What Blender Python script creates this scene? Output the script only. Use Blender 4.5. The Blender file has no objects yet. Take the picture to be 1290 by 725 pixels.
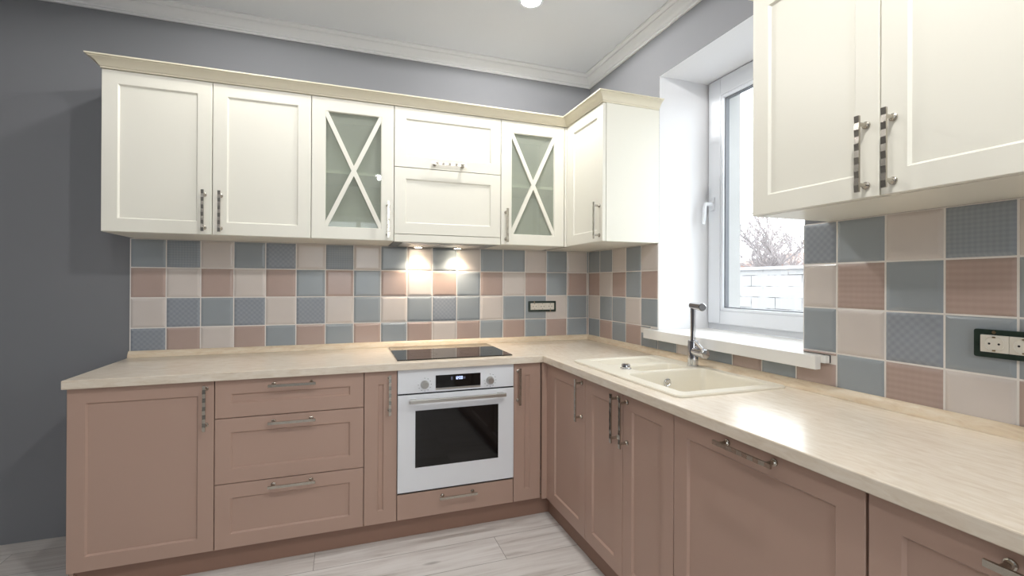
import bpy, bmesh, math, random
from mathutils import Vector, Matrix
random.seed(7)
SC = bpy.context.scene
COL = SC.collection
PI = math.pi

# ------------------------------------------------------------------ helpers
def link(o, parent=None):
    COL.objects.link(o)
    if parent is not None:
        o.parent = parent
    return o

def tag(o, label=None, cat=None, group=None, kind=None):
    if label: o['label'] = label
    if cat: o['category'] = cat
    if group: o['group'] = group
    if kind: o['kind'] = kind
    return o

def thing(name, label, cat, loc=(0, 0, 0), rz=0.0, group=None):
    o = bpy.data.objects.new(name, None)
    o.empty_display_size = 0.05
    o.location = loc
    o.rotation_euler = (0, 0, rz)
    link(o)
    return tag(o, label, cat, group)

def obj(name, bm, mats, parent=None, smooth=False, bevel=0.0, loc=None, autosmooth=None, recalc=True):
    if recalc:
        bmesh.ops.recalc_face_normals(bm, faces=bm.faces)
    me = bpy.data.meshes.new(name)
    bm.to_mesh(me); bm.free()
    if not isinstance(mats, (list, tuple)): mats = [mats]
    for m in mats: me.materials.append(m)
    if smooth or autosmooth:
        for p in me.polygons: p.use_smooth = True
    if autosmooth:
        me.set_sharp_from_angle(angle=math.radians(autosmooth))
    o = bpy.data.objects.new(name, me)
    if loc: o.location = loc
    link(o, parent)
    if bevel:
        b = o.modifiers.new('bevel', 'BEVEL')
        b.width = bevel; b.segments = 2; b.limit_method = 'ANGLE'; b.angle_limit = math.radians(40)
    return o

def box(bm, x0, x1, y0, y1, z0, z1, mi=0):
    v = [bm.verts.new((x, y, z)) for z in (z0, z1) for y in (y0, y1) for x in (x0, x1)]
    fs = []
    for q in ((0, 2, 3, 1), (4, 5, 7, 6), (0, 1, 5, 4), (2, 6, 7, 3), (0, 4, 6, 2), (1, 3, 7, 5)):
        f = bm.faces.new([v[i] for i in q]); f.material_index = mi; fs.append(f)
    return fs

def frame_of(d):
    d = Vector(d).normalized()
    a = Vector((0, 0, 1)) if abs(d.z) < 0.9 else Vector((1, 0, 0))
    u = d.cross(a).normalized()
    return d, u, d.cross(u).normalized()

def tube(bm, pts, radii, n=12, cap=True, mi=0):
    pts = [Vector(p) for p in pts]
    if not isinstance(radii, (list, tuple)): radii = [radii] * len(pts)
    rings = []
    u = None
    for i, p in enumerate(pts):
        if i == 0: d = pts[1] - pts[0]
        elif i == len(pts) - 1: d = pts[-1] - pts[-2]
        else: d = (pts[i + 1] - p).normalized() + (p - pts[i - 1]).normalized()
        if d.length < 1e-9: d = pts[i] - pts[i - 1] if i else pts[1] - pts[0]
        d.normalize()
        if u is None:
            _, u, w = frame_of(d)
        else:
            u = (u - d * u.dot(d)).normalized()
        w = d.cross(u).normalized()
        rings.append([bm.verts.new(p + (u * math.cos(2 * PI * k / n) + w * math.sin(2 * PI * k / n)) * radii[i]) for k in range(n)])
    for a, b in zip(rings, rings[1:]):
        for k in range(n):
            f = bm.faces.new((a[k], a[(k + 1) % n], b[(k + 1) % n], b[k])); f.material_index = mi
    if cap:
        f = bm.faces.new(rings[0][::-1]); f.material_index = mi
        f = bm.faces.new(rings[-1]); f.material_index = mi
    return rings

def lathe(bm, axis_o, axis_d, prof, n=24, cap=True, mi=0):
    """prof: list of (distance along axis, radius)"""
    o = Vector(axis_o); d, u, w = frame_of(axis_d)
    rings = []
    for t, r in prof:
        rings.append([bm.verts.new(o + d * t + (u * math.cos(2 * PI * k / n) + w * math.sin(2 * PI * k / n)) * max(r, 1e-5)) for k in range(n)])
    for a, b in zip(rings, rings[1:]):
        for k in range(n):
            f = bm.faces.new((a[k], a[(k + 1) % n], b[(k + 1) % n], b[k])); f.material_index = mi
    if cap:
        bm.faces.new(rings[0][::-1]).material_index = mi
        bm.faces.new(rings[-1]).material_index = mi

def rrect(x0, x1, y0, y1, r, n=5):
    pts = []
    for cx, cy, a0 in ((x1 - r, y0 + r, -90), (x1 - r, y1 - r, 0), (x0 + r, y1 - r, 90), (x0 + r, y0 + r, 180)):
        for k in range(n + 1):
            a = math.radians(a0 + 90 * k / n)
            pts.append((cx + r * math.cos(a), cy + r * math.sin(a)))
    return pts

def loop_verts(bm, pts, z):
    return [bm.verts.new((p[0], p[1], z)) for p in pts]

def bridge(bm, a, b):
    n = len(a)
    for k in range(n):
        bm.faces.new((a[k], a[(k + 1) % n], b[(k + 1) % n], b[k]))

def plate(bm, outer, holes, z0, z1):
    """flat slab with holes (loops of xy points)"""
    for z in (z0, z1):
        es = []
        lps = []
        for pts in [outer] + holes:
            vs = loop_verts(bm, pts, z)
            lps.append(vs)
            for k in range(len(vs)):
                es.append(bm.edges.new((vs[k], vs[(k + 1) % len(vs)])))
        bmesh.ops.triangle_fill(bm, use_beauty=True, use_dissolve=False, edges=es)
        if z == z0: low = lps
    for a, b in zip(low, lps):
        bridge(bm, a, b)

# ------------------------------------------------------------------ materials
def s2l(c):
    return tuple(((v / 255) / 12.92 if v / 255 <= .04045 else ((v / 255 + .055) / 1.055) ** 2.4) for v in c) + (1.0,)

def newmat(name):
    m = bpy.data.materials.new(name); m.use_nodes = True
    nt = m.node_tree
    return m, nt, nt.nodes['Principled BSDF']

def pmat(name, rgb, rough=0.5, metal=0.0, spec=0.5, bump=0.0, bscale=200.0, var=0.0, vscale=3.0):
    m, nt, p = newmat(name)
    c = s2l(rgb)
    p.inputs['Base Color'].default_value = c
    p.inputs['Roughness'].default_value = rough
    p.inputs['Metallic'].default_value = metal
    p.inputs['Specular IOR Level'].default_value = spec
    tc = nt.nodes.new('ShaderNodeTexCoord')
    if var:
        n = nt.nodes.new('ShaderNodeTexNoise'); n.inputs['Scale'].default_value = vscale; n.inputs['Detail'].default_value = 3
        nt.links.new(tc.outputs['Object'], n.inputs['Vector'])
        mx = nt.nodes.new('ShaderNodeMix'); mx.data_type = 'RGBA'
        mx.inputs[6].default_value = tuple(v * (1 - var) for v in c[:3]) + (1,)
        mx.inputs[7].default_value = tuple(min(1, v * (1 + var)) for v in c[:3]) + (1,)
        nt.links.new(n.outputs['Fac'], mx.inputs[0]); nt.links.new(mx.outputs[2], p.inputs['Base Color'])
    if bump:
        n = nt.nodes.new('ShaderNodeTexNoise'); n.inputs['Scale'].default_value = bscale; n.inputs['Detail'].default_value = 2
        nt.links.new(tc.outputs['Object'], n.inputs['Vector'])
        b = nt.nodes.new('ShaderNodeBump'); b.inputs['Strength'].default_value = bump; b.inputs['Distance'].default_value = 0.002
        nt.links.new(n.outputs['Fac'], b.inputs['Height']); nt.links.new(b.outputs['Normal'], p.inputs['Normal'])
    return m

def emat(name, rgb, strength):
    m, nt, p = newmat(name)
    p.inputs['Base Color'].default_value = (0, 0, 0, 1)
    p.inputs['Emission Color'].default_value = s2l(rgb)
    p.inputs['Emission Strength'].default_value = strength
    return m

def ramp(nt, stops):
    r = nt.nodes.new('ShaderNodeValToRGB')
    el = r.color_ramp.elements
    while len(el) < len(stops): el.new(0.5)
    for e, (pos, c) in zip(el, stops):
        e.position = pos; e.color = s2l(c)
    return r

def math_node(nt, op, a=None, b=None, va=None, vb=None):
    n = nt.nodes.new('ShaderNodeMath'); n.operation = op
    if a is not None: nt.links.new(a, n.inputs[0])
    elif va is not None: n.inputs[0].default_value = va
    if b is not None: nt.links.new(b, n.inputs[1])
    elif vb is not None: n.inputs[1].default_value = vb
    return n.outputs[0]

def tile_mat(name, rgb, pattern=None, glaze=0.22):
    m, nt, p = newmat(name)
    c = s2l(rgb)
    p.inputs['Roughness'].default_value = glaze
    p.inputs['Specular IOR Level'].default_value = 0.45
    tc = nt.nodes.new('ShaderNodeTexCoord')
    sp = nt.nodes.new('ShaderNodeSeparateXYZ')
    nt.links.new(tc.outputs['Object'], sp.inputs[0])
    u = math_node(nt, 'ADD', sp.outputs[0], sp.outputs[1])
    z = sp.outputs[2]
    n = nt.nodes.new('ShaderNodeTexNoise'); n.inputs['Scale'].default_value = 9; n.inputs['Detail'].default_value = 2
    nt.links.new(tc.outputs['Object'], n.inputs['Vector'])
    mx = nt.nodes.new('ShaderNodeMix'); mx.data_type = 'RGBA'
    lo = tuple(v * .955 for v in c[:3]) + (1,); hi = tuple(min(1, v * 1.045) for v in c[:3]) + (1,)
    mx.inputs[6].default_value = lo; mx.inputs[7].default_value = hi
    nt.links.new(n.outputs['Fac'], mx.inputs[0])
    col = mx.outputs[2]
    if pattern:
        per = 0.152 / (12 if pattern != 'weave' else 17)
        k = 2 * PI / per
        if pattern == 'check':
            a = math_node(nt, 'ADD', u, z); b = math_node(nt, 'SUBTRACT', u, z)
        else:
            a, b = u, z
        sa = math_node(nt, 'SINE', math_node(nt, 'MULTIPLY', a, vb=k * (0.5 if pattern == 'diamond' else .5)))
        sb = math_node(nt, 'SINE', math_node(nt, 'MULTIPLY', b, vb=k * (0.5 if pattern == 'diamond' else .5)))
        if pattern == 'weave':
            pr = math_node(nt, 'ADD', math_node(nt, 'MULTIPLY', sa, vb=.3), sb)
            pr = math_node(nt, 'MULTIPLY', pr, vb=.7)
        else:
            pr = math_node(nt, 'MULTIPLY', sa, sb)
        f = math_node(nt, 'MULTIPLY_ADD', pr, vb=0.5); f.node.inputs[2].default_value = 0.5
        m2 = nt.nodes.new('ShaderNodeMix'); m2.data_type = 'RGBA'; m2.blend_type = 'MIX'
        g = nt.nodes.new('ShaderNodeMix'); g.data_type = 'RGBA'; g.blend_type = 'MULTIPLY'; g.inputs[0].default_value = 1
        nt.links.new(col, g.inputs[6]); g.inputs[7].default_value = (.84, .84, .85, 1) if pattern != 'weave' else (.90, .89, .88, 1)
        nt.links.new(f, m2.inputs[0]); nt.links.new(g.outputs[2], m2.inputs[6]); nt.links.new(col, m2.inputs[7])
        col = m2.outputs[2]
        bp = nt.nodes.new('ShaderNodeBump'); bp.inputs['Strength'].default_value = .25; bp.inputs['Distance'].default_value = .001
        nt.links.new(f, bp.inputs['Height']); nt.links.new(bp.outputs['Normal'], p.inputs['Normal'])
        p.inputs['Roughness'].default_value = .38
    nt.links.new(col, p.inputs['Base Color'])
    return m

def streak_mat(name, stops, scale=(9, 38, 38), rough=0.24, fine=True):
    """laminate with streaks running along local x"""
    m, nt, p = newmat(name)
    tc = nt.nodes.new('ShaderNodeTexCoord')
    mp = nt.nodes.new('ShaderNodeMapping'); mp.inputs['Scale'].default_value = scale
    nt.links.new(tc.outputs['Object'], mp.inputs['Vector'])
    n = nt.nodes.new('ShaderNodeTexNoise'); n.inputs['Scale'].default_value = 1.6; n.inputs['Detail'].default_value = 7
    n.inputs['Roughness'].default_value = .62; n.inputs['Distortion'].default_value = .7
    nt.links.new(mp.outputs[0], n.inputs['Vector'])
    r = ramp(nt, stops); nt.links.new(n.outputs['Fac'], r.inputs[0])
    nt.links.new(r.outputs[0], p.inputs['Base Color'])
    p.inputs['Roughness'].default_value = rough
    p.inputs['Specular IOR Level'].default_value = .5
    b = nt.nodes.new('ShaderNodeBump'); b.inputs['Strength'].default_value = .05; b.inputs['Distance'].default_value = .001
    nt.links.new(n.outputs['Fac'], b.inputs['Height']); nt.links.new(b.outputs['Normal'], p.inputs['Normal'])
    return m

def floor_mat():
    m, nt, p = newmat('floor_planks')
    tc = nt.nodes.new('ShaderNodeTexCoord')
    br = nt.nodes.new('ShaderNodeTexBrick')
    br.offset = .37; br.offset_frequency = 2; br.squash = 1
    br.inputs['Scale'].default_value = 1.0
    br.inputs['Brick Width'].default_value = 1.29
    br.inputs['Row Height'].default_value = .193
    br.inputs['Mortar Size'].default_value = .0014
    br.inputs['Mortar Smooth'].default_value = .3
    br.inputs['Bias'].default_value = 0
    br.inputs['Color1'].default_value = (0, 0, 0, 1); br.inputs['Color2'].default_value = (1, 1, 1, 1); br.inputs['Mortar'].default_value = (.5, .5, .5, 1)
    mp0 = nt.nodes.new('ShaderNodeMapping'); mp0.inputs['Location'].default_value = (.42, .11, 0)
    nt.links.new(tc.outputs['Object'], mp0.inputs['Vector']); nt.links.new(mp0.outputs[0], br.inputs['Vector'])
    # grain, shifted per plank
    mp = nt.nodes.new('ShaderNodeMapping'); mp.inputs['Scale'].default_value = (1.5, 17, 1)
    ad = nt.nodes.new('ShaderNodeVectorMath'); ad.operation = 'ADD'
    sc = nt.nodes.new('ShaderNodeVectorMath'); sc.operation = 'SCALE'; sc.inputs['Scale'].default_value = 7.3
    nt.links.new(br.outputs['Color'], sc.inputs[0]); nt.links.new(sc.outputs[0], ad.inputs[0]); nt.links.new(tc.outputs['Object'], ad.inputs[1])
    nt.links.new(ad.outputs[0], mp.inputs['Vector'])
    n = nt.nodes.new('ShaderNodeTexNoise'); n.inputs['Scale'].default_value = 1.5; n.inputs['Detail'].default_value = 8; n.inputs['Roughness'].default_value = .62; n.inputs['Distortion'].default_value = .5
    nt.links.new(mp.outputs[0], n.inputs['Vector'])
    r = ramp(nt, [(.28, (182, 173, 166)), (.42, (214, 208, 203)), (.58, (230, 226, 222)), (.8, (238, 235, 232))])
    nt.links.new(n.outputs['Fac'], r.inputs[0])
    # knots
    mk = nt.nodes.new('ShaderNodeMapping'); mk.inputs['Scale'].default_value = (1.6, 5.5, 1)
    nt.links.new(ad.outputs[0], mk.inputs['Vector'])
    vo = nt.nodes.new('ShaderNodeTexVoronoi'); vo.inputs['Scale'].default_value = 1.25
    nt.links.new(mk.outputs[0], vo.inputs['Vector'])
    kr = ramp(nt, [(.03, (120, 110, 102)), (.11, (255, 255, 255))])
    nt.links.new(vo.outputs['Distance'], kr.inputs[0])
    mx = nt.nodes.new('ShaderNodeMix'); mx.data_type = 'RGBA'; mx.blend_type = 'MULTIPLY'; mx.inputs[0].default_value = .75
    nt.links.new(r.outputs[0], mx.inputs[6]); nt.links.new(kr.outputs[0], mx.inputs[7])
    # per plank tint
    tr = ramp(nt, [(0, (236, 233, 230)), (1, (255, 255, 255))])
    nt.links.new(br.outputs['Color'], tr.inputs[0])
    m2 = nt.nodes.new('ShaderNodeMix'); m2.data_type = 'RGBA'; m2.blend_type = 'MULTIPLY'; m2.inputs[0].default_value = 1
    nt.links.new(mx.outputs[2], m2.inputs[6]); nt.links.new(tr.outputs[0], m2.inputs[7])
    m3 = nt.nodes.new('ShaderNodeMix'); m3.data_type = 'RGBA'
    nt.links.new(br.outputs['Fac'], m3.inputs[0]); nt.links.new(m2.outputs[2], m3.inputs[6]); m3.inputs[7].default_value = s2l((140, 132, 126))
    nt.links.new(m3.outputs[2], p.inputs['Base Color'])
    p.inputs['Roughness'].default_value = .42
    b = nt.nodes.new('ShaderNodeBump'); b.inputs['Strength'].default_value = .12; b.inputs['Distance'].default_value = .001
    nt.links.new(n.outputs['Fac'], b.inputs['Height']); nt.links.new(b.outputs['Normal'], p.inputs['Normal'])
    return m

def glass_mat(name, tint, refl=1.0, frost=0.0):
    m, nt, p = newmat(name)
    nt.nodes.remove(p)
    out = nt.nodes['Material Output']
    tr = nt.nodes.new('ShaderNodeBsdfTransparent'); tr.inputs[0].default_value = s2l(tint)
    gl = nt.nodes.new('ShaderNodeBsdfGlossy'); gl.inputs['Roughness'].default_value = .02
    fr = nt.nodes.new('ShaderNodeFresnel'); fr.inputs['IOR'].default_value = 1.5
    ge = nt.nodes.new('ShaderNodeNewGeometry')
    front = math_node(nt, 'SUBTRACT', va=1.0, b=ge.outputs['Backfacing'])
    f = math_node(nt, 'MULTIPLY', math_node(nt, 'MULTIPLY', fr.outputs[0], vb=refl), front)
    mx = nt.nodes.new('ShaderNodeMixShader')
    nt.links.new(f, mx.inputs[0]); nt.links.new(tr.outputs[0], mx.inputs[1]); nt.links.new(gl.outputs[0], mx.inputs[2])
    last = mx
    if frost:
        df = nt.nodes.new('ShaderNodeBsdfDiffuse'); df.inputs[0].default_value = s2l((226, 230, 220))
        m2 = nt.nodes.new('ShaderNodeMixShader'); m2.inputs[0].default_value = frost
        nt.links.new(tr.outputs[0], m2.inputs[1]); nt.links.new(df.outputs[0], m2.inputs[2])
        nt.links.new(m2.outputs[0], mx.inputs[1])
    nt.links.new(last.outputs[0], out.inputs[0])
    return m

M = {}
M['wall'] = pmat('grey_wall_paint', (132, 133, 137), .85, spec=.2, bump=.15, bscale=350, var=.015)
M['white_paint'] = pmat('white_plaster', (238, 238, 240), .7, spec=.3, bump=.1, bscale=300)
M['ceiling'] = pmat('ceiling_paint', (224, 226, 230), .8, spec=.2)
M['cornice'] = pmat('cornice_paint', (232, 232, 233), .6, spec=.3)
M['floor'] = floor_mat()
M['cream'] = pmat('cream_lacquer', (234, 231, 219), .33, spec=.45, var=.008)
M['cream_crown'] = pmat('cream_crown_lacquer', (226, 218, 196), .4, spec=.45)
M['brown'] = pmat('dusty_rose_brown_lacquer', (184, 155, 140), .38, spec=.4, var=.012)
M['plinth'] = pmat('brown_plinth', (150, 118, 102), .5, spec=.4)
M['inside'] = pmat('cabinet_inside', (236, 232, 218), .6, spec=.3)
M['dark'] = pmat('dark_gap', (28, 26, 25), .7)
M['chrome'] = pmat('polished_chrome', (205, 205, 208), .1, metal=1)
M['nickel'] = pmat('nickel_handle', (186, 180, 170), .24, metal=1)
M['steel'] = pmat('brushed_steel', (170, 168, 164), .32, metal=1, bump=.05, bscale=500)
M['alu'] = pmat('satin_aluminium', (205, 204, 200), .3, metal=1)
M['oven_white'] = pmat('oven_white_enamel', (236, 238, 242), .16, spec=.55)
M['black_glass'] = pmat('black_glass', (9, 9, 10), .05, spec=.5)
M['hob_glass'] = pmat('hob_black_glass', (10, 9, 9), .03, spec=.75)
M['hob_mark'] = pmat('hob_zone_print', (60, 60, 62), .2)
M['sink'] = pmat('cream_composite', (231, 224, 208), .34, spec=.45, var=.02, vscale=120)
M['pvc'] = pmat('white_pvc', (236, 239, 244), .3, spec=.5)
M['gasket'] = pmat('grey_gasket', (110, 112, 116), .6)
M['sill'] = pmat('white_sill', (240, 238, 234), .3, spec=.5)
M['tile_blue'] = tile_mat('tile_blue_grey', (156, 163, 168))
M['tile_white'] = tile_mat('tile_offwhite', (214, 205, 199))
M['tile_pink'] = tile_mat('tile_rose', (184, 163, 154))
M['tile_blue_pattern'] = tile_mat('tile_blue_diamond', (154, 160, 168), 'diamond')
M['tile_pink_pattern'] = tile_mat('tile_rose_weave', (182, 161, 152), 'weave')
M['tile_blue_weave'] = tile_mat('tile_blue_checks', (154, 161, 167), 'check')
M['grout'] = pmat('white_grout', (232, 227, 222), .8)
M['top'] = streak_mat('cream_stone_laminate', [(.25, (213, 196, 176)), (.40, (224, 210, 191)), (.55, (230, 218, 201)), (.75, (236, 226, 212))])
M['upstand'] = streak_mat('cream_upstand_laminate', [(.25, (214, 190, 160)), (.45, (232, 212, 184)), (.6, (238, 222, 198)), (.75, (244, 231, 210))], rough=.4)
M['cab_glass'] = glass_mat('cabinet_glass', (233, 238, 231), 1.1, .24)
M['pane'] = glass_mat('window_glass', (248, 250, 250), 1.0)
M['socket_white'] = pmat('socket_white', (226, 221, 210), .4)
M['socket_frame'] = pmat('dark_green_frame', (38, 52, 44), .25, spec=.6, var=.5, vscale=60)
M['socket_metal'] = pmat('socket_clip', (150, 130, 100), .35, metal=1)
M['hole'] = pmat('hole_black', (12, 12, 12), .8)
M['red'] = pmat('red_screw', (150, 90, 80), .5)
M['lamp_on'] = emat('lamp_lens_on', (255, 255, 255), 60)
M['hood_on'] = emat('hood_lens_on', (255, 238, 210), 40)
M['digit'] = emat('display_digits', (190, 205, 255), 2.2)
M['digit_dim'] = emat('display_dim', (120, 125, 150), .35)
M['bark'] = pmat('grey_bark', (138, 130, 129), .9, var=.2, vscale=20)
M['snow'] = pmat('pale_ground', (150, 150, 152), .9)
M['rear_wall'] = pmat('exterior_plaster', (160, 158, 155), .9, bump=.3, bscale=60, var=.08, vscale=6)

def blockwall_mat():
    m, nt, p = newmat('painted_block_wall')
    tc = nt.nodes.new('ShaderNodeTexCoord')
    mp = nt.nodes.new('ShaderNodeMapping'); mp.inputs['Rotation'].default_value = (0, -PI / 2, -PI / 2)
    sp = nt.nodes.new('ShaderNodeSeparateXYZ'); nt.links.new(tc.outputs['Object'], sp.inputs[0])
    cb = nt.nodes.new('ShaderNodeCombineXYZ'); nt.links.new(sp.outputs[1], cb.inputs[0]); nt.links.new(sp.outputs[2], cb.inputs[1])
    br = nt.nodes.new('ShaderNodeTexBrick')
    nt.links.new(cb.outputs[0], br.inputs['Vector'])
    br.inputs['Scale'].default_value = 1; br.inputs['Brick Width'].default_value = .52; br.inputs['Row Height'].default_value = .2
    br.inputs['Mortar Size'].default_value = .007; br.inputs['Mortar Smooth'].default_value = .4
    br.inputs['Color1'].default_value = s2l((206, 203, 200)); br.inputs['Color2'].default_value = s2l((220, 218, 217)); br.inputs['Mortar'].default_value = s2l((92, 84, 80))
    n = nt.nodes.new('ShaderNodeTexNoise'); n.inputs['Scale'].default_value = 3.2; n.inputs['Detail'].default_value = 6
    nt.links.new(tc.outputs['Object'], n.inputs['Vector'])
    r = ramp(nt, [(.44, (0, 0, 0)), (.56, (255, 255, 255))]); nt.links.new(n.outputs['Fac'], r.inputs[0])
    fm = math_node(nt, 'MULTIPLY', br.outputs['Fac'], r.outputs[0])
    mx = nt.nodes.new('ShaderNodeMix'); mx.data_type = 'RGBA'
    mx.inputs[6].default_value = s2l((140, 138, 137)); mx.inputs[7].default_value = s2l((40, 35, 33))
    nt.links.new(fm, mx.inputs[0]); nt.links.new(mx.outputs[2], p.inputs['Base Color'])
    p.inputs['Roughness'].default_value = .9
    return m
M['blocks'] = blockwall_mat()
M['rust'] = pmat('rusty_roof', (128, 100, 88), .8, var=.25, vscale=4)

# ------------------------------------------------------------------ room shell
XL, YF, H = -5.6, -5.4, 2.65          # left wall x, front wall y, ceiling height
WY0, WY1, WZ0, WZ1 = -1.609, -0.765, 0.945, 2.349   # window opening in the right wall
WT = 0.56                              # right wall thickness

def struct(name, bm, mats, parent=None, **k):
    o = obj(name, bm, mats, parent, **k)
    if parent is None: o['kind'] = 'structure'
    return o

bm = bmesh.new(); box(bm, XL - .2, 0, YF - .2, .2, -.1, 0); struct('floor', bm, M['floor'])
bm = bmesh.new(); box(bm, XL - .2, .0, YF - .2, .2, H, H + .12); struct('ceiling', bm, M['ceiling'])
bm = bmesh.new(); box(bm, XL - .2, 0, 0, .2, 0, H); struct('wall_back', bm, M['wall'])
bm = bmesh.new(); box(bm, XL - .2, XL, YF, 0, 0, H); struct('wall_left', bm, M['wall'])

def wall_hole(name, along, a0, a1, t0, t1, z0, z1, h, mats, split=None):
    """wall running along 'x' or 'y' from a0 to a1, thickness t0..t1, opening h=(a,b,z,z)"""
    bm = bmesh.new()
    ha, hb, hz0, hz1 = h
    parts = [(a0, ha, z0, z1), (hb, a1, z0, z1), (ha, hb, z0, hz0), (ha, hb, hz1, z1)]
    layers = [(t0, t1)] if split is None else [(t0, split), (split, t1)]
    for (p0, p1, q0, q1), (la, lb) in [(pp, ll) for pp in parts for ll in layers]:
        fs = box(bm, la, lb, p0, p1, q0, q1) if along == 'y' else box(bm, p0, p1, t0, t1, q0, q1)
        for f in fs:
            c = f.calc_center_median(); a = c.y if along == 'y' else c.x; t = c.x if along == 'y' else c.y
            on = (abs(a - ha) < 1e-4 or abs(a - hb) < 1e-4 or abs(c.z - hz0) < 1e-4 or abs(c.z - hz1) < 1e-4)
            if on and ha - .001 <= a <= hb + .001 and hz0 - .001 <= c.z <= hz1 + .001: f.material_index = 1 if la == t0 else 2
            elif (along == 'y' and abs(t - t1) < 1e-4) or (along == 'x' and abs(t - t0) < 1e-4): f.material_index = 2
    return struct(name, bm, mats)

wall_hole('wall_right', 'y', YF - .2, .2, 0, WT, -.1, H + .12, (WY0, WY1, WZ0, WZ1), [M['wall'], M['white_paint'], M['rear_wall']], .36)
FW = (-2.1, -.7, 1.0, 2.25)            # unseen window added behind the camera to let in fill daylight
wall_hole('wall_front', 'x', XL - .2, 0, YF - .2, YF, 0, H, FW, [M['wall'], M['white_paint'], M['rear_wall']])

# cornices (ceiling mouldings)
CP = [(0, 2.578), (.010, 2.578), (.010, 2.586), (.016, 2.588), (.016, 2.596), (.022, 2.600), (.026, 2.608), (.034, 2.618), (.044, 2.625), (.050, 2.627), (.050, 2.634), (.056, 2.636), (.062, 2.640), (.064, 2.643), (.072, 2.643), (.072, H), (0, H)]
def cornice(name, corner0, corner1, n0, n1, out):
    """corner0/1: wall corner points, n0/n1: mitre directions along the wall at the two ends"""
    bm = bmesh.new()
    rings = []
    for c, nn in ((corner0, n0), (corner1, n1)):
        rings.append([bm.verts.new((c[0] + out[0] * o + nn[0] * o, c[1] + out[1] * o + nn[1] * o, z)) for o, z in CP])
    bridge(bm, *rings)
    bm.faces.new(rings[0]); bm.faces.new(rings[1])
    struct(name, bm, M['cornice'], autosmooth=32)
cornice('trim_1', (XL, 0), (0, 0), (1, 0), (-1, 0), (0, -1))
cornice('trim_2', (0, 0), (0, YF), (0, -1), (0, 1), (-1, 0))
cornice('trim_3', (0, YF), (XL, YF), (-1, 0), (1, 0), (0, 1))
cornice('trim_4', (XL, YF), (XL, 0), (0, 1), (0, -1), (1, 0))

# ------------------------------------------------------------------ windows
def rect_ring(bm, y0, y1, z0, z1, wl, wr, wb, wt, x0, x1, ax='y', mi=0):
    def b(a0, a1, q0, q1):
        if ax == 'y': box(bm, x0, x1, a0, a1, q0, q1, mi)
        else: box(bm, a0, a1, x0, x1, q0, q1, mi)
    b(y0, y0 + wl, z0, z1); b(y1 - wr, y1, z0, z1)
    b(y0 + wl, y1 - wr, z0, z0 + wb); b(y0 + wl, y1 - wr, z1 - wt, z1)

w1 = bpy.data.objects.new('window_1', None); w1.location = (0, 0, 0); link(w1); w1['kind'] = 'structure'
bm = bmesh.new(); rect_ring(bm, WY0, WY1, WZ0 + .045, WZ1, .045, .045, .075, .045, .332, .392)
obj('window_frame', bm, M['pvc'], w1, bevel=.003)
bm = bmesh.new(); rect_ring(bm, WY0 + .040, WY1 - .016, 1.022, 2.345, .085, .085, .07, .092, .314, .3315)
obj('sash', bm, M['pvc'], w1, bevel=.004)
SY0, SY1, SZ0, SZ1 = WY0 + .125, WY1 - .101, 1.092, 2.253
bm = bmesh.new(); rect_ring(bm, SY0, SY1, SZ0, SZ1, .018, .018, .016, .018, .318, .352)
obj('glazing_bead', bm, M['pvc'], w1, bevel=.004)
bm = bmesh.new(); rect_ring(bm, SY0 + .018, SY1 - .018, SZ0 + .016, SZ1 - .018, .005, .005, .005, .005, .330, .356)
obj('gasket', bm, M['gasket'], w1)
bm = bmesh.new(); box(bm, .343, .349, SY0 + .02, SY1 - .02, SZ0 + .018, SZ1 - .02)
obj('pane', bm, M['pane'], w1)
# handle on the sash stile
bm = bmesh.new()
hy, hz = WY1 - .052, 1.672
for f in box(bm, .305, .3135, hy - .013, hy + .013, hz - .035, hz + .035): pass
lathe(bm, (.313, hy, hz), (-1, 0, 0), [(0, .011), (.035, .011), (.04, .009)], 14)
tube(bm, [(.277, hy, hz + .004), (.268, hy + .004, hz - .002), (.262, hy + .006, hz - .02), (.258, hy + .006, hz - .07), (.254, hy + .006, hz - .112)], [.010, .011, .011, .0095, .009], 10)
obj('window_handle', bm, M['pvc'], w1, autosmooth=40)
# inner sill: board inside the reveal, nose with horns in front of the wall
bm = bmesh.new()
plate(bm, [(-.0299, -1.7115), (-.009, -1.7115), (-.009, WY0 + .001), (.331, WY0 + .001), (.331, WY1 - .001), (-.009, WY1 - .001), (-.009, -.704), (-.0299, -.704)], [], .964, .9899)
box(bm, -.056, -.0299, -1.695, -.704, .941, .990)
obj('window_sill', bm, M['sill'], w1, bevel=.0025)

w2 = bpy.data.objects.new('added_window', None); link(w2); w2['kind'] = 'structure'  # added out of view so daylight reaches the cabinet fronts
bm = bmesh.new(); rect_ring(bm, FW[0], FW[1], FW[2], FW[3], .07, .07, .07, .07, YF - .14, YF - .07, 'x')
box(bm, -1.435, -1.365, YF - .14, YF - .07, FW[2] + .07, FW[3] - .07)
obj('window_frame', bm, M['pvc'], w2, bevel=.004)
for a, b in ((FW[0] + .07, -1.435), (-1.365, FW[1] - .07)):
    bm = bmesh.new(); box(bm, a, b, YF - .11, YF - .104, FW[2] + .07, FW[3] - .07); obj('pane', bm, M['pane'], w2)

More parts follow.
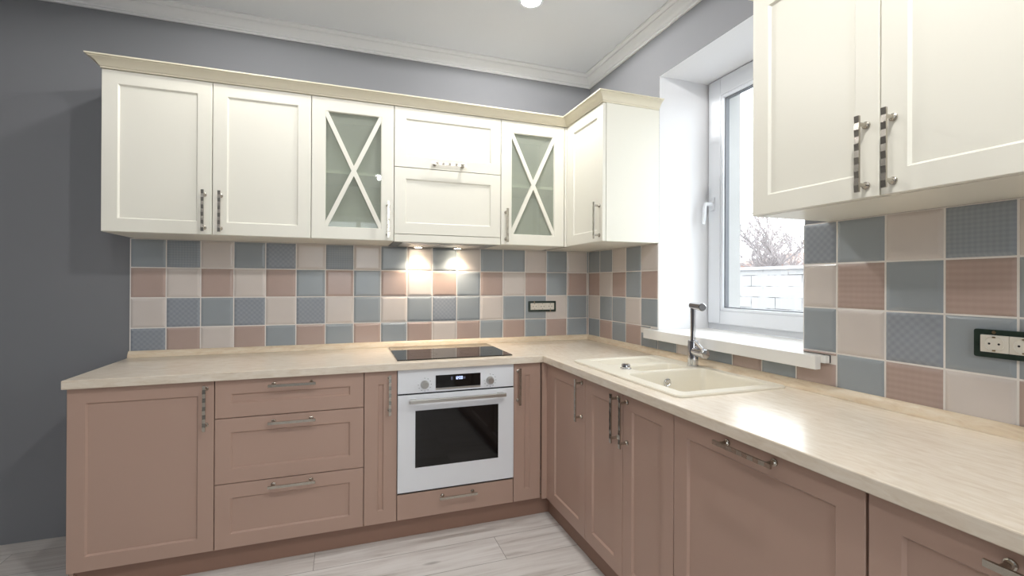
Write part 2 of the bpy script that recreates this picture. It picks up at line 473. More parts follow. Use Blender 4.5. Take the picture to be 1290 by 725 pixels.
# ------------------------------------------------------------------ handle meshes
def handle_mesh(vertical):
    bm = bmesh.new()
    L, n, wd = .190, 11, .0058
    seg = L / n
    # faceted bar: front face is a row of facets tilted alternately
    rows = []
    for i in range(n):
        a = -L / 2 + i * seg; b = a + seg
        d0, d1 = (.0000, .0012) if i % 2 else (.0012, .0000)
        rows.append((a, d0)); rows.append((b, d1))
    prof = []
    for i, (t, d) in enumerate(rows):
        prof.append((t, -.0385 + d))
    def P(t, y, w):
        return (w, y, t) if vertical else (t, y, w)
    front = [[bm.verts.new(P(t, y, s * wd)) for s in (-1, 1)] for t, y in prof]
    back = [[bm.verts.new(P(t, -.032, s * wd)) for s in (-1, 1)] for t, y in prof]
    for i in range(len(prof) - 1):
        if abs(prof[i][0] - prof[i + 1][0]) < 1e-7: continue
        bm.faces.new((front[i][0], front[i + 1][0], front[i + 1][1], front[i][1]))
        bm.faces.new((back[i][0], back[i][1], back[i + 1][1], back[i + 1][0]))
        for s in (0, 1):
            bm.faces.new((front[i][s], back[i][s], back[i + 1][s], front[i + 1][s]))
    for i in (0, len(prof) - 1):
        bm.faces.new((front[i][0], front[i][1], back[i][1], back[i][0]))
    bmesh.ops.remove_doubles(bm, verts=bm.verts, dist=1e-6)
    for s in (-1, 1):
        o = P(s * .076, -.0008, 0)
        lathe(bm, o, (0, -1, 0), [(0, .0095), (.004, .0095), (.0055, .0072), (.009, .0052), (.026, .0050), (.0325, .0058)], 14)
    bmesh.ops.recalc_face_normals(bm, faces=bm.faces)
    me = bpy.data.meshes.new('handle_vertical' if vertical else 'handle_horizontal')
    bm.to_mesh(me); bm.free(); me.materials.append(M['nickel'])
    return me
HV, HH = handle_mesh(True), handle_mesh(False)

def handle(parent, x, y, z, vertical=True, label=None):
    o = bpy.data.objects.new('handle', HV if vertical else HH)
    o.location = (x, y, z); link(o, parent)
    if label: o['label'] = label
    return o

# ------------------------------------------------------------------ fronts and carcasses (local: x along the run, front towards -y)
def shaker(bm, x0, x1, z0, z1, yb, t=.019, rail=.058, rec=.0075, rb=None):
    """framed front: recessed flat panel with a chamfered inner edge"""
    yf = yb - t
    rings = []
    def ring(i, y, r=0):
        vs = [bm.verts.new(p) for p in ((x0 + i + r, y, z0 + i + r), (x1 - i - r, y, z0 + i + r), (x1 - i - r, y, z1 - i - r), (x0 + i + r, y, z1 - i - r))]
        rings.append(vs); return vs
    ring(0, yb); ring(0, yf + .0016); ring(.0016, yf)
    ring(0, yf, rail); ring(.0012, yf + .0015, rail); ring(.0058, yf + rec, rail)
    for a, b in zip(rings, rings[1:]): bridge(bm, a, b)
    bm.faces.new(rings[0]); bm.faces.new(rings[-1])

def flat_front(bm, x0, x1, z0, z1, yb, t=.019):
    yf = yb - t
    rings = []
    for i, y in ((0, yb), (0, yf + .0016), (.0016, yf)):
        rings.append([bm.verts.new(p) for p in ((x0 + i, y, z0 + i), (x1 - i, y, z0 + i), (x1 - i, y, z1 - i), (x0 + i, y, z1 - i))])
    for a, b in zip(rings, rings[1:]): bridge(bm, a, b)
    bm.faces.new(rings[0]); bm.faces.new(rings[-1])

def carcass(name, par, x0, x1, z0, z1, yb, yf, mat, top=True, bottom=True, back=True, t=.016):
    bm = bmesh.new()
    box(bm, x0, x0 + t, yf, yb, z0, z1); box(bm, x1 - t, x1, yf, yb, z0, z1)
    if bottom: box(bm, x0 + t, x1 - t, yf, yb, z0, z0 + t)
    if top: box(bm, x0 + t, x1 - t, yf, yb, z1 - t, z1)
    if back: box(bm, x0 + t, x1 - t, yb - .004, yb, z0 + (t if bottom else 0), z1 - (t if top else 0))
    return obj(name, bm, mat, par)

G = .0015          # half of the gap between fronts
UD, UZ0, UZ1 = .345, 1.454, 2.165
BD, BZ0, BZ1 = .580, .100, .820
RZ = -PI / 2       # cabinets on the right wall: local x runs towards the viewer

def door(par, x0, x1, z0, z1, depth, mat, rail=.058, name='door'):
    bm = bmesh.new(); shaker(bm, x0 + G, x1 - G, z0, z1, -(depth - .019), rail=rail)
    return obj(name, bm, mat, par)

def glass_door(par, x0, x1, z0, z1, depth, mat):
    x0 += G; x1 -= G
    yb, yf = -(depth - .019), -depth
    r = .063
    bm = bmesh.new()
    ix0, ix1, iz0, iz1 = x0 + r, x1 - r, z0 + .06, z1 - .067
    def ring(i, y, a=(x0, x1, z0, z1)):
        return [bm.verts.new(p) for p in ((a[0] + i, y, a[2] + i), (a[1] - i, y, a[2] + i), (a[1] - i, y, a[3] - i), (a[0] + i, y, a[3] - i))]
    rs = [ring(0, yb), ring(0, yf + .0016), ring(.0016, yf), ring(-.001, yf, (ix0, ix1, iz0, iz1)), ring(.002, yf + .004, (ix0, ix1, iz0, iz1)), ring(.002, yb, (ix0, ix1, iz0, iz1))]
    rs.append(rs[0])
    for a, b in zip(rs, rs[1:]): bridge(bm, a, b)
    o = obj('door', bm, mat, par)
    # crossed muntin bars
    bm = bmesh.new()
    cx, cz = (ix0 + ix1) / 2, (iz0 + iz1) / 2
    wx, wz = (ix1 - ix0), (iz1 - iz0)
    for s, dy in ((1, 0.0), (-1, .0006)):
        L = math.hypot(wx, wz); dx, dz = s * wx / L, wz / L
        px, pz = -dz, dx
        h = .0105
        def corner(t, w, y): return (cx + dx * t + px * w, y, cz + dz * t + pz * w)
        vs = []
        yy0, yy1 = yf + .001 + dy, yb - .006
        tt = L / 2 + .004
        # clip the bar ends to the opening rectangle
        pts = []
        for t, w in ((-tt, -h), (tt, -h), (tt, h), (-tt, h)):
            x, _, z = corner(t, w, 0)
            pts.append((min(max(x, ix0), ix1), min(max(z, iz0), iz1)))
        # six-sided outline so that the bar meets the frame corner on both sides
        sx0 = ix0 if s > 0 else ix1; sx1 = ix1 if s > 0 else ix0
        hx = h / abs(dz); hz_ = h / abs(dx)
        poly = [(sx0, iz0), (sx0 + s * hx, iz0), (sx1, iz1 - hz_), (sx1, iz1), (sx1 - s * hx, iz1), (sx0, iz0 + hz_)]
        a = [bm.verts.new((x, yy0, z)) for x, z in poly]; b = [bm.verts.new((x, yy1, z)) for x, z in poly]
        bridge(bm, a, b); bm.faces.new(a); bm.faces.new(b)
    obj('muntin_cross', bm, mat, o)
    bm = bmesh.new(); box(bm, ix0 + .002, ix1 - .002, yb - .0055, yb - .0015, iz0 + .002, iz1 - .002)
    obj('glass_pane', bm, M['cab_glass'], o, )
    return o

# ------------------------------------------------------------------ upper cabinets, back wall
HZU = 1.562        # centre height of the handles on upper doors
def upper(label, x0, x1, rz=0.0):
    """things stand at their left rear lower corner"""
    return thing('wall_cabinet', label, 'cabinet', (x0, -.001, UZ0) if rz == 0 else (-.001, x0, UZ0), rz)

def zl(z): return z - UZ0
yb_u = -(UD - .021)
# two-door cabinet
x0, x1 = -2.591, -1.747
c = upper('cream two-door wall cabinet at the left end above the drawers', x0, x1)
carcass('carcass', c, 0, x1 - x0 - .001, 0, UZ1 - UZ0, 0, yb_u, M['cream'])
d = door(c, 0, .420, 0.001, UZ1 - UZ0 - .002, UD, M['cream']); handle(d, .420 - .031, -UD, zl(HZU))
d = door(c, .420, x1 - x0, .001, UZ1 - UZ0 - .002, UD, M['cream']); handle(d, .420 + .035, -UD, zl(HZU))
# glass-door cabinets
def glass_cab(x0, x1, hx, label, filler=0):
    c = upper(label, x0, x1)
    w = x1 - x0
    carcass('carcass', c, .0005, w - .0005, 0, UZ1 - UZ0, 0, yb_u, M['cream'])
    bm = bmesh.new(); box(bm, .017, w - .017, yb_u + .012, -.005, .338, .354)
    obj('shelf', bm, M['inside'], c)
    d = glass_door(c, 0, w, .001, UZ1 - UZ0 - .002, UD, M['cream'])
    handle(d, hx, -UD, zl(HZU))
    return c
glass_cab(-1.747, -1.347, .4 - .031, 'cream wall cabinet with crossed glass door, left of the hood cabinet')
glass_cab(-.757, -.359, .030, 'cream wall cabinet with crossed glass door, right of the hood cabinet')
# hood cabinet: lift-up flap, lower flap, hood trim
x0, x1 = -1.347, -.757
w = x1 - x0
c = upper('cream wall cabinet with two stacked flaps above the cooker hood', x0, x1)
carcass('carcass', c, .0005, w - .0005, .03, UZ1 - UZ0, 0, yb_u, M['cream'], bottom=True)
d = door(c, 0, w, zl(1.8475), UZ1 - UZ0 - .002, UD, M['cream'], name='flap_door')
handle(d, w / 2 - .006, -UD, zl(1.873), False)
door(c, 0, w, zl(1.494), zl(1.8445), UD, M['cream'], name='flap_door')
# the slim pull-out hood below
t = thing('range_hood', 'slim built-in range hood with two lit lamps above the hob', 'range hood', (x0, -.010, UZ0))
bm = bmesh.new(); flat_front(bm, G, w - G, -.002, zl(1.4915), -(UD - .029)); obj('front_trim', bm, M['cream'], t)
bm = bmesh.new()
plate(bm, [(.004, -UD + .031), (w - .004, -UD + .031), (w - .004, -.0), (.004, -.0)], [], -.001, .004)
plate(bm, [(.045, -.315), (w - .045, -.315), (w - .045, -.03), (.045, -.03)], [], -.006, -.001)
box(bm, .03, w - .03, -.30, -.01, .004, .027)
obj('casing', bm, M['steel'], t, bevel=.001)
bm = bmesh.new(); box(bm, .10, w - .10, -.27, -.11, -.0085, -.0062); obj('filter', bm, M['alu'], t)
HL = (-1.180 - x0, -.944 - x0)
for hx in HL:
    bm = bmesh.new(); lathe(bm, (hx, -.062, -.0052), (0, 0, -1), [(0, .031), (.004, .031), (.006, .028), (.006, .024)], 20, cap=False)
    o = obj('hood_lamp', bm, M['chrome'], t, autosmooth=40)
    bm = bmesh.new(); lathe(bm, (hx, -.062, -.0072), (0, 0, -1), [(0, .024), (.002, .0235)], 20); obj('lens', bm, M['hood_on'], o)
# corner cabinet on the right wall
y0, y1 = -.345, -.765
c = thing('wall_cabinet', 'cream corner wall cabinet beside the window with plain side panel', 'cabinet', (-.001, -.001, UZ0), RZ)
w = .764
carcass('carcass', c, .004, w, 0, UZ1 - UZ0, 0, yb_u, M['cream'])
d = door(c, .345 + .030, w, .001, UZ1 - UZ0 - .002, UD, M['cream']); handle(d, w - .030, -UD, zl(HZU))
bm = bmesh.new()
box(bm, .345, .372, -UD + .003, -UD + .019, .001, UZ1 - UZ0 - .002)                       # strip beside the door
box(bm, .327, .343, -.358 + .003, -UD + .003, .001, UZ1 - UZ0 - .002)
obj('filler_strip', bm, M['cream'], c)
# right cabinet (near the viewer)
y0 = -1.698
c = thing('wall_cabinet', 'large cream two-door wall cabinet right of the window', 'cabinet', (-.001, y0, UZ0), RZ)
carcass('carcass', c, 0, .768, 0, UZ1 - UZ0, 0, yb_u, M['cream'])
d = door(c, 0, .384, .001, UZ1 - UZ0 - .002, UD, M['cream']); handle(d, .384 - .031, -UD, zl(1.561))
d = door(c, .384, .768, .001, UZ1 - UZ0 - .002, UD, M['cream']); handle(d, .384 + .031, -UD, zl(1.561))

# crown mouldings
def crown(name, path, label, prof):
    pts = [Vector(p) for p in path]
    bm = bmesh.new(); rings = []
    for i, p in enumerate(pts):
        ns = []
        for a, b in ((i - 1, i), (i, i + 1)):
            if a >= 0 and b < len(pts):
                d = (pts[b] - pts[a]).normalized(); ns.append(Vector((d.y, -d.x)))
        m = ns[0] if len(ns) == 1 else (ns[0] + ns[1])
        rings.append([bm.verts.new((p.x + m.x * o, p.y + m.y * o, z)) for o, z in prof])
    for a, b in zip(rings, rings[1:]): bridge(bm, a, b)
    bm.faces.new(rings[0]); bm.faces.new(rings[-1])
    o = obj(name, bm, M['cream_crown'], autosmooth=28)
    return tag(o, label, 'moulding')
CR = [(-.018, UZ1 + .0008), (.003, UZ1 + .0008), (.003, UZ1 + .008), (.007, UZ1 + .010), (.010, UZ1 + .017), (.017, UZ1 + .027), (.026, UZ1 + .034), (.035, UZ1 + .038), (.036, UZ1 + .041), (.044, UZ1 + .042), (.044, UZ1 + .048), (-.018, UZ1 + .048)]
crown('crown_moulding', [(-2.591, -.003), (-2.591, -.345), (-.345, -.345), (-.345, -.765), (-.003, -.765)], 'cream crown moulding along the tops of the back wall cabinets', CR)
crown('crown_moulding', [(-.003, -1.698), (-.345, -1.698), (-.345, -2.466), (-.003, -2.466)][::-1], 'cream crown moulding on the cabinet right of the window', [(o, z) for o, z in CR])

# ------------------------------------------------------------------ base cabinets
def base(label, a0, rz=0.0, name='base_cabinet'):
    return thing(name, label, 'cabinet', (a0, -.012, 0) if rz == 0 else (-.012, a0, 0), rz)
BDL = BD - .012      # local depth of the front faces
yb_b = -(BDL - .021)
ZT = .8165
# left door cabinet
x0, x1 = -2.601, -2.104
w = x1 - x0
c = base('dusty rose one-door base cabinet at the left end of the run', x0)
carcass('carcass', c, .0165, w - .0005, BZ0, BZ1 - .0005, 0, yb_b, M['brown'])
bm = bmesh.new(); box(bm, .0, .016, yb_b, 0, 0, BZ1 - .0005); obj('end_panel', bm, M['brown'], c)
d = door(c, 0, w, BZ0, ZT, BDL, M['brown']); handle(d, w - .030, -BDL, .711)
# drawer cabinet
x0, x1 = -2.104, -1.501
w = x1 - x0
c = base('dusty rose base cabinet with three drawers under the left worktop', x0)
carcass('carcass', c, .0005, w - .0005, BZ0, BZ1 - .0005, 0, yb_b, M['brown'])
for z0, z1, hz in ((.656, ZT, .788), (.3765, .653, .626), (BZ0, .3735, .350)):
    d = door(c, 0, w, z0, z1, BDL, M['brown'], rail=.0595, name='drawer_front'); handle(d, w / 2, -BDL, hz, False)
# slim pull-out
x0, x1 = -1.501, -1.350
w = x1 - x0
c = base('slim dusty rose pull-out cabinet left of the white oven', x0)
carcass('carcass', c, .0005, w - .0005, BZ0, BZ1 - .0005, 0, yb_b, M['brown'])
d = door(c, 0, w, BZ0, ZT, BDL, M['brown'], rail=.060, name='pull_out_front'); handle(d, w - .036, -BDL, .708)
# oven housing with the drawer
x0, x1 = -1.350, -.760
w = x1 - x0
c = base('dusty rose oven housing with a flat drawer below the white oven', x0)
carcass('carcass', c, .0005, w - .0005, BZ0, BZ1 - .0005, 0, yb_b - .0, M['brown'], top=False)
bm = bmesh.new(); box(bm, .0175, w - .0175, yb_b, -.005, .206, .222); obj('shelf', bm, M['brown'], c)
bm = bmesh.new(); flat_front(bm, G, w - G, BZ0, .221, -(BDL - .019)); d = obj('drawer_front', bm, M['brown'], c)
handle(d, w / 2, -BDL, .190, False)
# slim right door
x0, x1 = -.760, -.606
w = x1 - x0
c = base('slim dusty rose base cabinet between the oven and the inner corner', x0)
carcass('carcass', c, .0005, w - .0005, BZ0, BZ1 - .0005, 0, yb_b, M['brown'])
d = door(c, 0, w, BZ0, ZT, BDL, M['brown'], rail=.060); handle(d, .024, -BDL, .702)
# corner filler belongs to the corner cabinet on the right run
c = base('dusty rose one-door base cabinet in the inner corner left of the sink', -.0, RZ)
carcass('carcass', c, .606, 1.0185, BZ0, BZ1 - .0005, 0, yb_b, M['brown'])
bm = bmesh.new()
box(bm, .582, .6335, -BDL + .002, -BDL + .020, BZ0, ZT)
box(bm, .582 - .002, .582 + .014, -.592, -BDL + .002, BZ0, ZT)
obj('corner_filler', bm, M['brown'], c)
d = door(c, .634, 1.019, BZ0, ZT, BDL, M['brown'], rail=.060); handle(d, .385 - .030 + .634, -BDL, .713)
# sink cabinet
c = base('dusty rose two-door base cabinet under the sink', -1.019, RZ)
w = .592
carcass('carcass', c, .0005, w - .0005, BZ0, BZ1 - .0005, 0, yb_b, M['brown'], top=False)
d = door(c, 0, .2965, BZ0, ZT, BDL, M['brown']); handle(d, .2965 - .030, -BDL, .714)
d = door(c, .2965, w, BZ0, ZT, BDL, M['brown']); handle(d, .2965 + .033, -BDL, .712)
# wide panelled front with horizontal handle
c = base('wide dusty rose front with horizontal handle right of the sink doors', -1.611, RZ)
w = .594
carcass('carcass', c, .0005, w - .0005, BZ0, BZ1 - .0005, 0, yb_b, M['brown'])
d = door(c, 0, w, BZ0, ZT, BDL, M['brown'], rail=.061, name='panel_door'); handle(d, w / 2 + .006, -BDL, .795, False)
c = base('dusty rose cabinet with horizontal handle, nearest at the right edge', -2.208, RZ)
w = .6
carcass('carcass', c, .0005, w - .0005, BZ0, BZ1 - .0005, 0, yb_b, M['brown'])
d = door(c, 0, w, BZ0, ZT, BDL, M['brown'], rail=.060, name='panel_door'); handle(d, w / 2 - .006, -BDL, .790, False)
# plinths
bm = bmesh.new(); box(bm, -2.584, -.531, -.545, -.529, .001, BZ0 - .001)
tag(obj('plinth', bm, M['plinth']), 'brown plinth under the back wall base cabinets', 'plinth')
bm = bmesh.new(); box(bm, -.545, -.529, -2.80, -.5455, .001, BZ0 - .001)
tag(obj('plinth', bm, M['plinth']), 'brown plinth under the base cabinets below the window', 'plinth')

# ------------------------------------------------------------------ worktops
CT0, CT1, CD = .8205, .855, .605
t = thing('worktop', 'cream stone-pattern worktop along the back wall with the hob in it', 'worktop', (-2.607, -.001, CT0))
bm = bmesh.new()
w = 2.607 - .6055
plate(bm, [(0, -CD + .001), (w, -CD + .001), (w, 0), (0, 0)], [], 0, CT1 - CT0)
obj('slab', bm, M['top'], t, bevel=.003)
def upstand(par, L, x0=0):
    bm = bmesh.new()
    pr = [(0, 0), (-.020, 0), (-.020, .004), (-.017, .014), (-.010, .026), (-.004, .031), (0, .032)]
    rings = [[bm.verts.new((x, y - .0095, z + CT1 - CT0 + .0003)) for y, z in pr] for x in (x0, L)]
    bridge(bm, *rings); bm.faces.new(rings[0]); bm.faces.new(rings[1])
    return obj('upstand', bm, M['upstand'], par, autosmooth=30)
upstand(t, 2.607 - .0105)
t2 = thing('worktop', 'cream stone-pattern worktop under the window with the sink in it', 'worktop', (-.001, -.001, CT0), RZ)
bm = bmesh.new()
# local x = -(world y) - .010 ; local y = world x + .010
def l2(wx, wy): return (-wy - .001, wx + .001)
plate(bm, [(0, -CD + .001), (2.8, -CD + .001), (2.8, 0), (0, 0)], [[l2(-.527, -.825), l2(-.527, -1.573), l2(-.064, -1.573), l2(-.064, -.825)][::-1]], 0, CT1 - CT0)
obj('slab', bm, M['top'], t2, bevel=.003)
upstand(t2, 2.8, .030)

# ------------------------------------------------------------------ tile backsplashes
q, p_, Z1 = .1535, .152, 1.3075
rowz = [(Z1, UZ0 - .0015), (Z1 - q, Z1), (Z1 - 2 * q, Z1 - q), (CT1 + .003, Z1 - 2 * q)]
TM = ['tile_blue', 'tile_white', 'tile_pink', 'tile_blue_pattern', 'tile_pink_pattern', 'tile_blue_weave', 'grout']
CODE = {'B': 0, 'W': 1, 'P': 2, 'D': 3, 'Q': 4, 'C': 5}
def tile(bm, mp, a0, a1, z0, z1, code):
    g = .0012; s = .014
    a0 += g; a1 -= g; z0 += g; z1 -= g
    s = min(s, (a1 - a0) * .3, (z1 - z0) * .3)
    rs = []
    for i, d in ((0, .0030), (0, .0042), (s * .3, .0066), (s * .65, .0083), (s, .0090)):
        rs.append([bm.verts.new(mp(a, d, z)) for a, z in ((a0 + i, z0 + i), (a1 - i, z0 + i), (a1 - i, z1 - i), (a0 + i, z1 - i))])
    fs = []
    for A, B in zip(rs, rs[1:]):
        for k in range(4): fs.append(bm.faces.new((A[k], A[(k + 1) % 4], B[(k + 1) % 4], B[k])))
    fs.append(bm.faces.new(rs[-1]))
    for f in fs: f.material_index = CODE[code]

# back wall: 17 columns from the left, then a cut sliver at the corner
rows_b = ['BCWBDWCWBWBWBBWBWB',
          'PWPWPBPBPWPBPWPBPW',
          'WDBDWDWBWBDBWBBWBB',
          'DPWPBPBPBPWPBPBPBP']
bm = bmesh.new()
mpb = lambda a, d, z: (a, -d - .0005, z)
edges = [-(.02 + p_ * k) for k in range(17, -1, -1)] + [-.0095]
for r, (z0, z1) in enumerate(rowz):
    for i in range(18):
        tile(bm, mpb, edges[i], edges[i + 1], z0, z1, rows_b[r][i])
for f in box(bm, edges[0] - .002, -.0005, -.0055, -.0005, CT1 + .001, UZ0 - .001): f.material_index = 6
tag(obj('tile_backsplash', bm, [M[k] for k in TM]), 'patchwork of blue, rose and off-white tiles behind the hob', 'backsplash')
# right wall
bm = bmesh.new()
mpr = lambda a, d, z: (-d - .0005, -a, z)
el = [.0095, .157, .309, .461, .613, .7645]
rows_l = ['BBWBW', 'PWPBP', 'WBBWB', 'BPBPB']
for r, (z0, z1) in enumerate(rowz):
    for i in range(5):
        if r == 3 and i == 4:
            continue
        tile(bm, mpr, el[i], el[i + 1], z0, z1, rows_l[r][i])
SB = .9635   # under the sill
xs = [.613, .7645, .917, 1.069, 1.1248, 1.2768, 1.4288, 1.5808]
for i, ch in enumerate('BBWWBPB'):
    tile(bm, mpr, xs[i], xs[i + 1], CT1 + .003, SB, ch)
tile(bm, mpr, .613, .7035, SB + .0272, Z1 - 2 * q, 'B')
er = [1.6095, 1.7328, 1.8848, 2.0368, 2.1888, 2.3408, 2.4928, 2.6448, 2.7968]
rows_r = ['DBWCWBPW', 'WQBQBWBP', 'BWDBBPWB', 'PBQWPBWP']
for r, (z0, z1) in enumerate(rowz):
    for i in range(8):
        if r == 3 and i == 0:
            tile(bm, mpr, 1.5808, 1.7328, z0, SB, 'P')
            tile(bm, mpr, 1.6095, 1.7328, SB + .0272, z1, 'P')
            continue
        tile(bm, mpr, er[i], er[i + 1], z0, z1, rows_r[r][i])
for a, b, z0, z1 in ((.0095, .7645, SB + .0272, UZ0 - .001), (.0095, 2.797, CT1 + .001, SB), (1.6095, 2.797, SB + .0272, UZ0 - .001), (.0095, .703, SB, SB + .0272), (1.7125, 2.797, SB, SB + .0272)):
    for f in box(bm, -.0055, -.0005, -b, -a, z0, z1): f.material_index = 6
tag(obj('tile_backsplash', bm, [M[k] for k in TM]), 'patchwork of blue, rose and off-white tiles around the window sill', 'backsplash')

# ------------------------------------------------------------------ hob
t = thing('hob', 'black glass induction hob set in the worktop above the oven', 'hob', (-1.347, -.545, CT1))
w, dd = .594, .490
bm = bmesh.new()
a = rrect(0, w, 0, dd, .006, 3); b = rrect(.002, w - .002, .002, dd - .002, .006, 3)
la, lb, lc = loop_verts(bm, a, .0003), loop_verts(bm, a, .004), loop_verts(bm, b, .0055)
bridge(bm, la, lb); bridge(bm, lb, lc); bm.faces.new(lc); bm.faces.new(la)
obj('glass_top', bm, M['hob_glass'], t)
for cx, cy, r in ((.15, .15, .072), (.15, .35, .09), (.44, .15, .09), (.44, .36, .072)):
    bm = bmesh.new()
    n = 40
    for k in range(n):
        a0, a1 = 2 * PI * k / n, 2 * PI * (k + 1) / n
        v = [bm.verts.new((cx + math.cos(x) * rr, cy + math.sin(x) * rr, .0057)) for x, rr in ((a0, r), (a1, r), (a1, r - .002), (a0, r - .002))]
        bm.faces.new(v)
    bmesh.ops.remove_doubles(bm, verts=bm.verts, dist=1e-6)
    obj('cooking_zone', bm, M['hob_mark'], t)

# ------------------------------------------------------------------ oven
x0 = -1.349
t = thing('oven', 'white built-in electric oven with black window and display', 'oven', (x0, -.585, .224))
w = .588
def oz(z): return z - .224
bm = bmesh.new(); box(bm, .019, w - .019, .023, .555, .004, .57); obj('body', bm, M['dark'], t)
bm = bmesh.new(); flat_front(bm, .001, w - .001, oz(.7035), oz(.8175), .022, .022)
cp = obj('control_panel', bm, M['oven_white'], t)
bm = bmesh.new(); box(bm, .182, .409, -.0012, .003, oz(.7215), oz(.7835)); ds = obj('display', bm, M['black_glass'], cp)
bm = bmesh.new(); box(bm, .182, .409, -.0008, .003, oz(.7115), oz(.7205)); obj('trim_strip', bm, M['alu'], cp)
# lit figures on the display
SEG = {'0': 'abcdef', '1': 'bc', '2': 'abged', ':': ''}
def seven(bm, ch, x, z, s):
    W_, H_, T_ = .55 * s, s, .13 * s
    R = {'a': (0, W_, H_ - T_, H_), 'd': (0, W_, 0, T_), 'g': (0, W_, H_ / 2 - T_ / 2, H_ / 2 + T_ / 2), 'f': (0, T_, H_ / 2, H_), 'b': (W_ - T_, W_, H_ / 2, H_), 'e': (0, T_, 0, H_ / 2), 'c': (W_ - T_, W_, 0, H_ / 2)}
    for c_ in SEG[ch]:
        a_, b_, c0, c1 = R[c_]; box(bm, x + a_, x + b_, -.0016, -.0011, z + c0, z + c1)
bm = bmesh.new()
for ch, x in (('1', .278), ('2', .287), ('0', .299), ('0', .309)): seven(bm, ch, x, oz(.7585), .014)
for z in (.762, .768): box(bm, .2955, .297, -.0016, -.0011, oz(z), oz(z) + .0018)
obj('clock_figures', bm, M['digit'], ds, recalc=True)
for a, b, za, zb in ((.258, .266, .757, .773), (.322, .330, .759, .770)):
    bm = bmesh.new(); box(bm, a, b, -.0016, -.0011, oz(za), oz(zb)); obj('display_icon', bm, M['digit_dim'], ds)
for kx in (.129, .460):
    bm = bmesh.new()
    lathe(bm, (kx, -.0003, oz(.742)), (0, -1, 0), [(0, .0205), (.003, .0205), (.005, .0185), (.018, .0165), (.021, .0145)], 24)
    box(bm, kx - .0022, kx + .0022, -.0235, -.016, oz(.742) - .013, oz(.742) + .013)
    obj('knob', bm, M['alu'], cp, autosmooth=40)
    bm = bmesh.new()
    for k in range(10):
        a = math.radians(-210 + 30 * k) if k else PI / 2
        px, pz = kx + .031 * math.cos(a), oz(.742) + .031 * math.sin(a)
        box(bm, px - .0014, px + .0014, -.0006, .001, pz - .0014, pz + .0014)
    obj('knob_marks', bm, M['hob_mark'], cp)
# door with window
bm = bmesh.new(); flat_front(bm, .001, w - .001, oz(.232), oz(.6965), .022, .026)
dr = obj('oven_door', bm, M['oven_white'], t)
bm = bmesh.new(); box(bm, .084, .503, -.0050, .004, oz(.3455), oz(.6195)); win = obj('door_window', bm, M['black_glass'], dr)
for za, zb in ((.6968, .7032), (.2245, .2318)):
    bm = bmesh.new(); box(bm, .003, w - .003, .006, .022, oz(za), oz(zb)); obj('gap_shade', bm, M['hole'], t)  # black strips stand in for the shade in the gaps around the door
bm = bmesh.new()
box(bm, .050, .532, -.052, -.040, oz(.664), oz(.682))
for px in (.056, .496): box(bm, px, px + .030, -.041, -.0041, oz(.667), oz(.679))
obj('handle', bm, M['alu'], dr, bevel=.003)

# ------------------------------------------------------------------ sink
t = thing('sink', 'cream composite one-and-a-half bowl sink with drainer, under the window', 'sink', (0, 0, CT1))
bm = bmesh.new()
ox0, ox1, oy0, oy1 = -.540, -.050, -1.588, -.810
zt = .0075
outer = rrect(ox0 + .010, ox1 - .010, oy0 + .010, oy1 - .010, .022)
rim0 = rrect(ox0, ox1, oy0, oy1, .03); rim1 = rrect(ox0 + .003, ox1 - .003, oy0 + .003, oy1 - .003, .028)
main = rrect(-.488, -.088, -1.540, -1.196, .022); small = rrect(-.400, -.140, -1.166, -1.036, .020)
drain = rrect(-.47, -.11, -1.000, -.845, .03)
es = []; L = []
for pts in (outer, main, small, drain):
    vs = loop_verts(bm, pts, zt); L.append(vs)
    for k in range(len(vs)): es.append(bm.edges.new((vs[k], vs[(k + 1) % len(vs)])))
bmesh.ops.triangle_fill(bm, use_beauty=True, use_dissolve=False, edges=es)
v1 = loop_verts(bm, rim1, zt + .001); v0 = loop_verts(bm, rim0, .0055); vb = loop_verts(bm, rim0, .0003)
bridge(bm, L[0], v1); bridge(bm, v1, v0); bridge(bm, v0, vb)
def bowl(top, x0, x1, y0, y1, r, depth):
    prev = top
    for dz, inset in ((.003, .0015), (.010, .003), (depth - .03, .010), (depth - .010, .016), (depth, .036)):
        ring = loop_verts(bm, rrect(x0 + inset, x1 - inset, y0 + inset, y1 - inset, r), zt - dz)
        bridge(bm, prev, ring); prev = ring
    bm.faces.new(prev)
bowl(L[1], -.488, -.088, -1.540, -1.196, .022, .175)
bowl(L[2], -.400, -.140, -1.166, -1.036, .020, .095)
prev = L[3]
ring = loop_verts(bm, rrect(-.467, -.113, -.997, -.848, .03), zt - .003); bridge(bm, prev, ring); bm.faces.new(ring)
obj('basin', bm, M['sink'], t, autosmooth=35)
bm = bmesh.new()
for k in range(6): box(bm, -.44, -.14, -.975 + k * .022, -.969 + k * .022, zt - .0028, zt - .0006)
obj('drainer_ribs', bm, M['sink'], t, bevel=.001)
bm = bmesh.new(); lathe(bm, (-.287, -1.2035, -.041), (.0, -1, .0), [(0, .017), (.004, .017), (.006, .014), (.003, .011), (.003, .004), (.006, .003)], 20)
obj('overflow', bm, M['chrome'], t, autosmooth=40)
bm = bmesh.new(); lathe(bm, (-.277, -1.365, zt - .174), (0, 0, 1), [(0, .045), (.003, .045), (.004, .038), (.002, .03), (.004, .006)], 24)
obj('drain', bm, M['chrome'], t, autosmooth=40)
bm = bmesh.new(); lathe(bm, (-.425, -1.100, zt + .0005), (0, 0, 1), [(0, .024), (.004, .024), (.006, .019), (.016, .019), (.020, .017), (.021, .010)], 24)
obj('drain_knob', bm, M['chrome'], t, autosmooth=40)

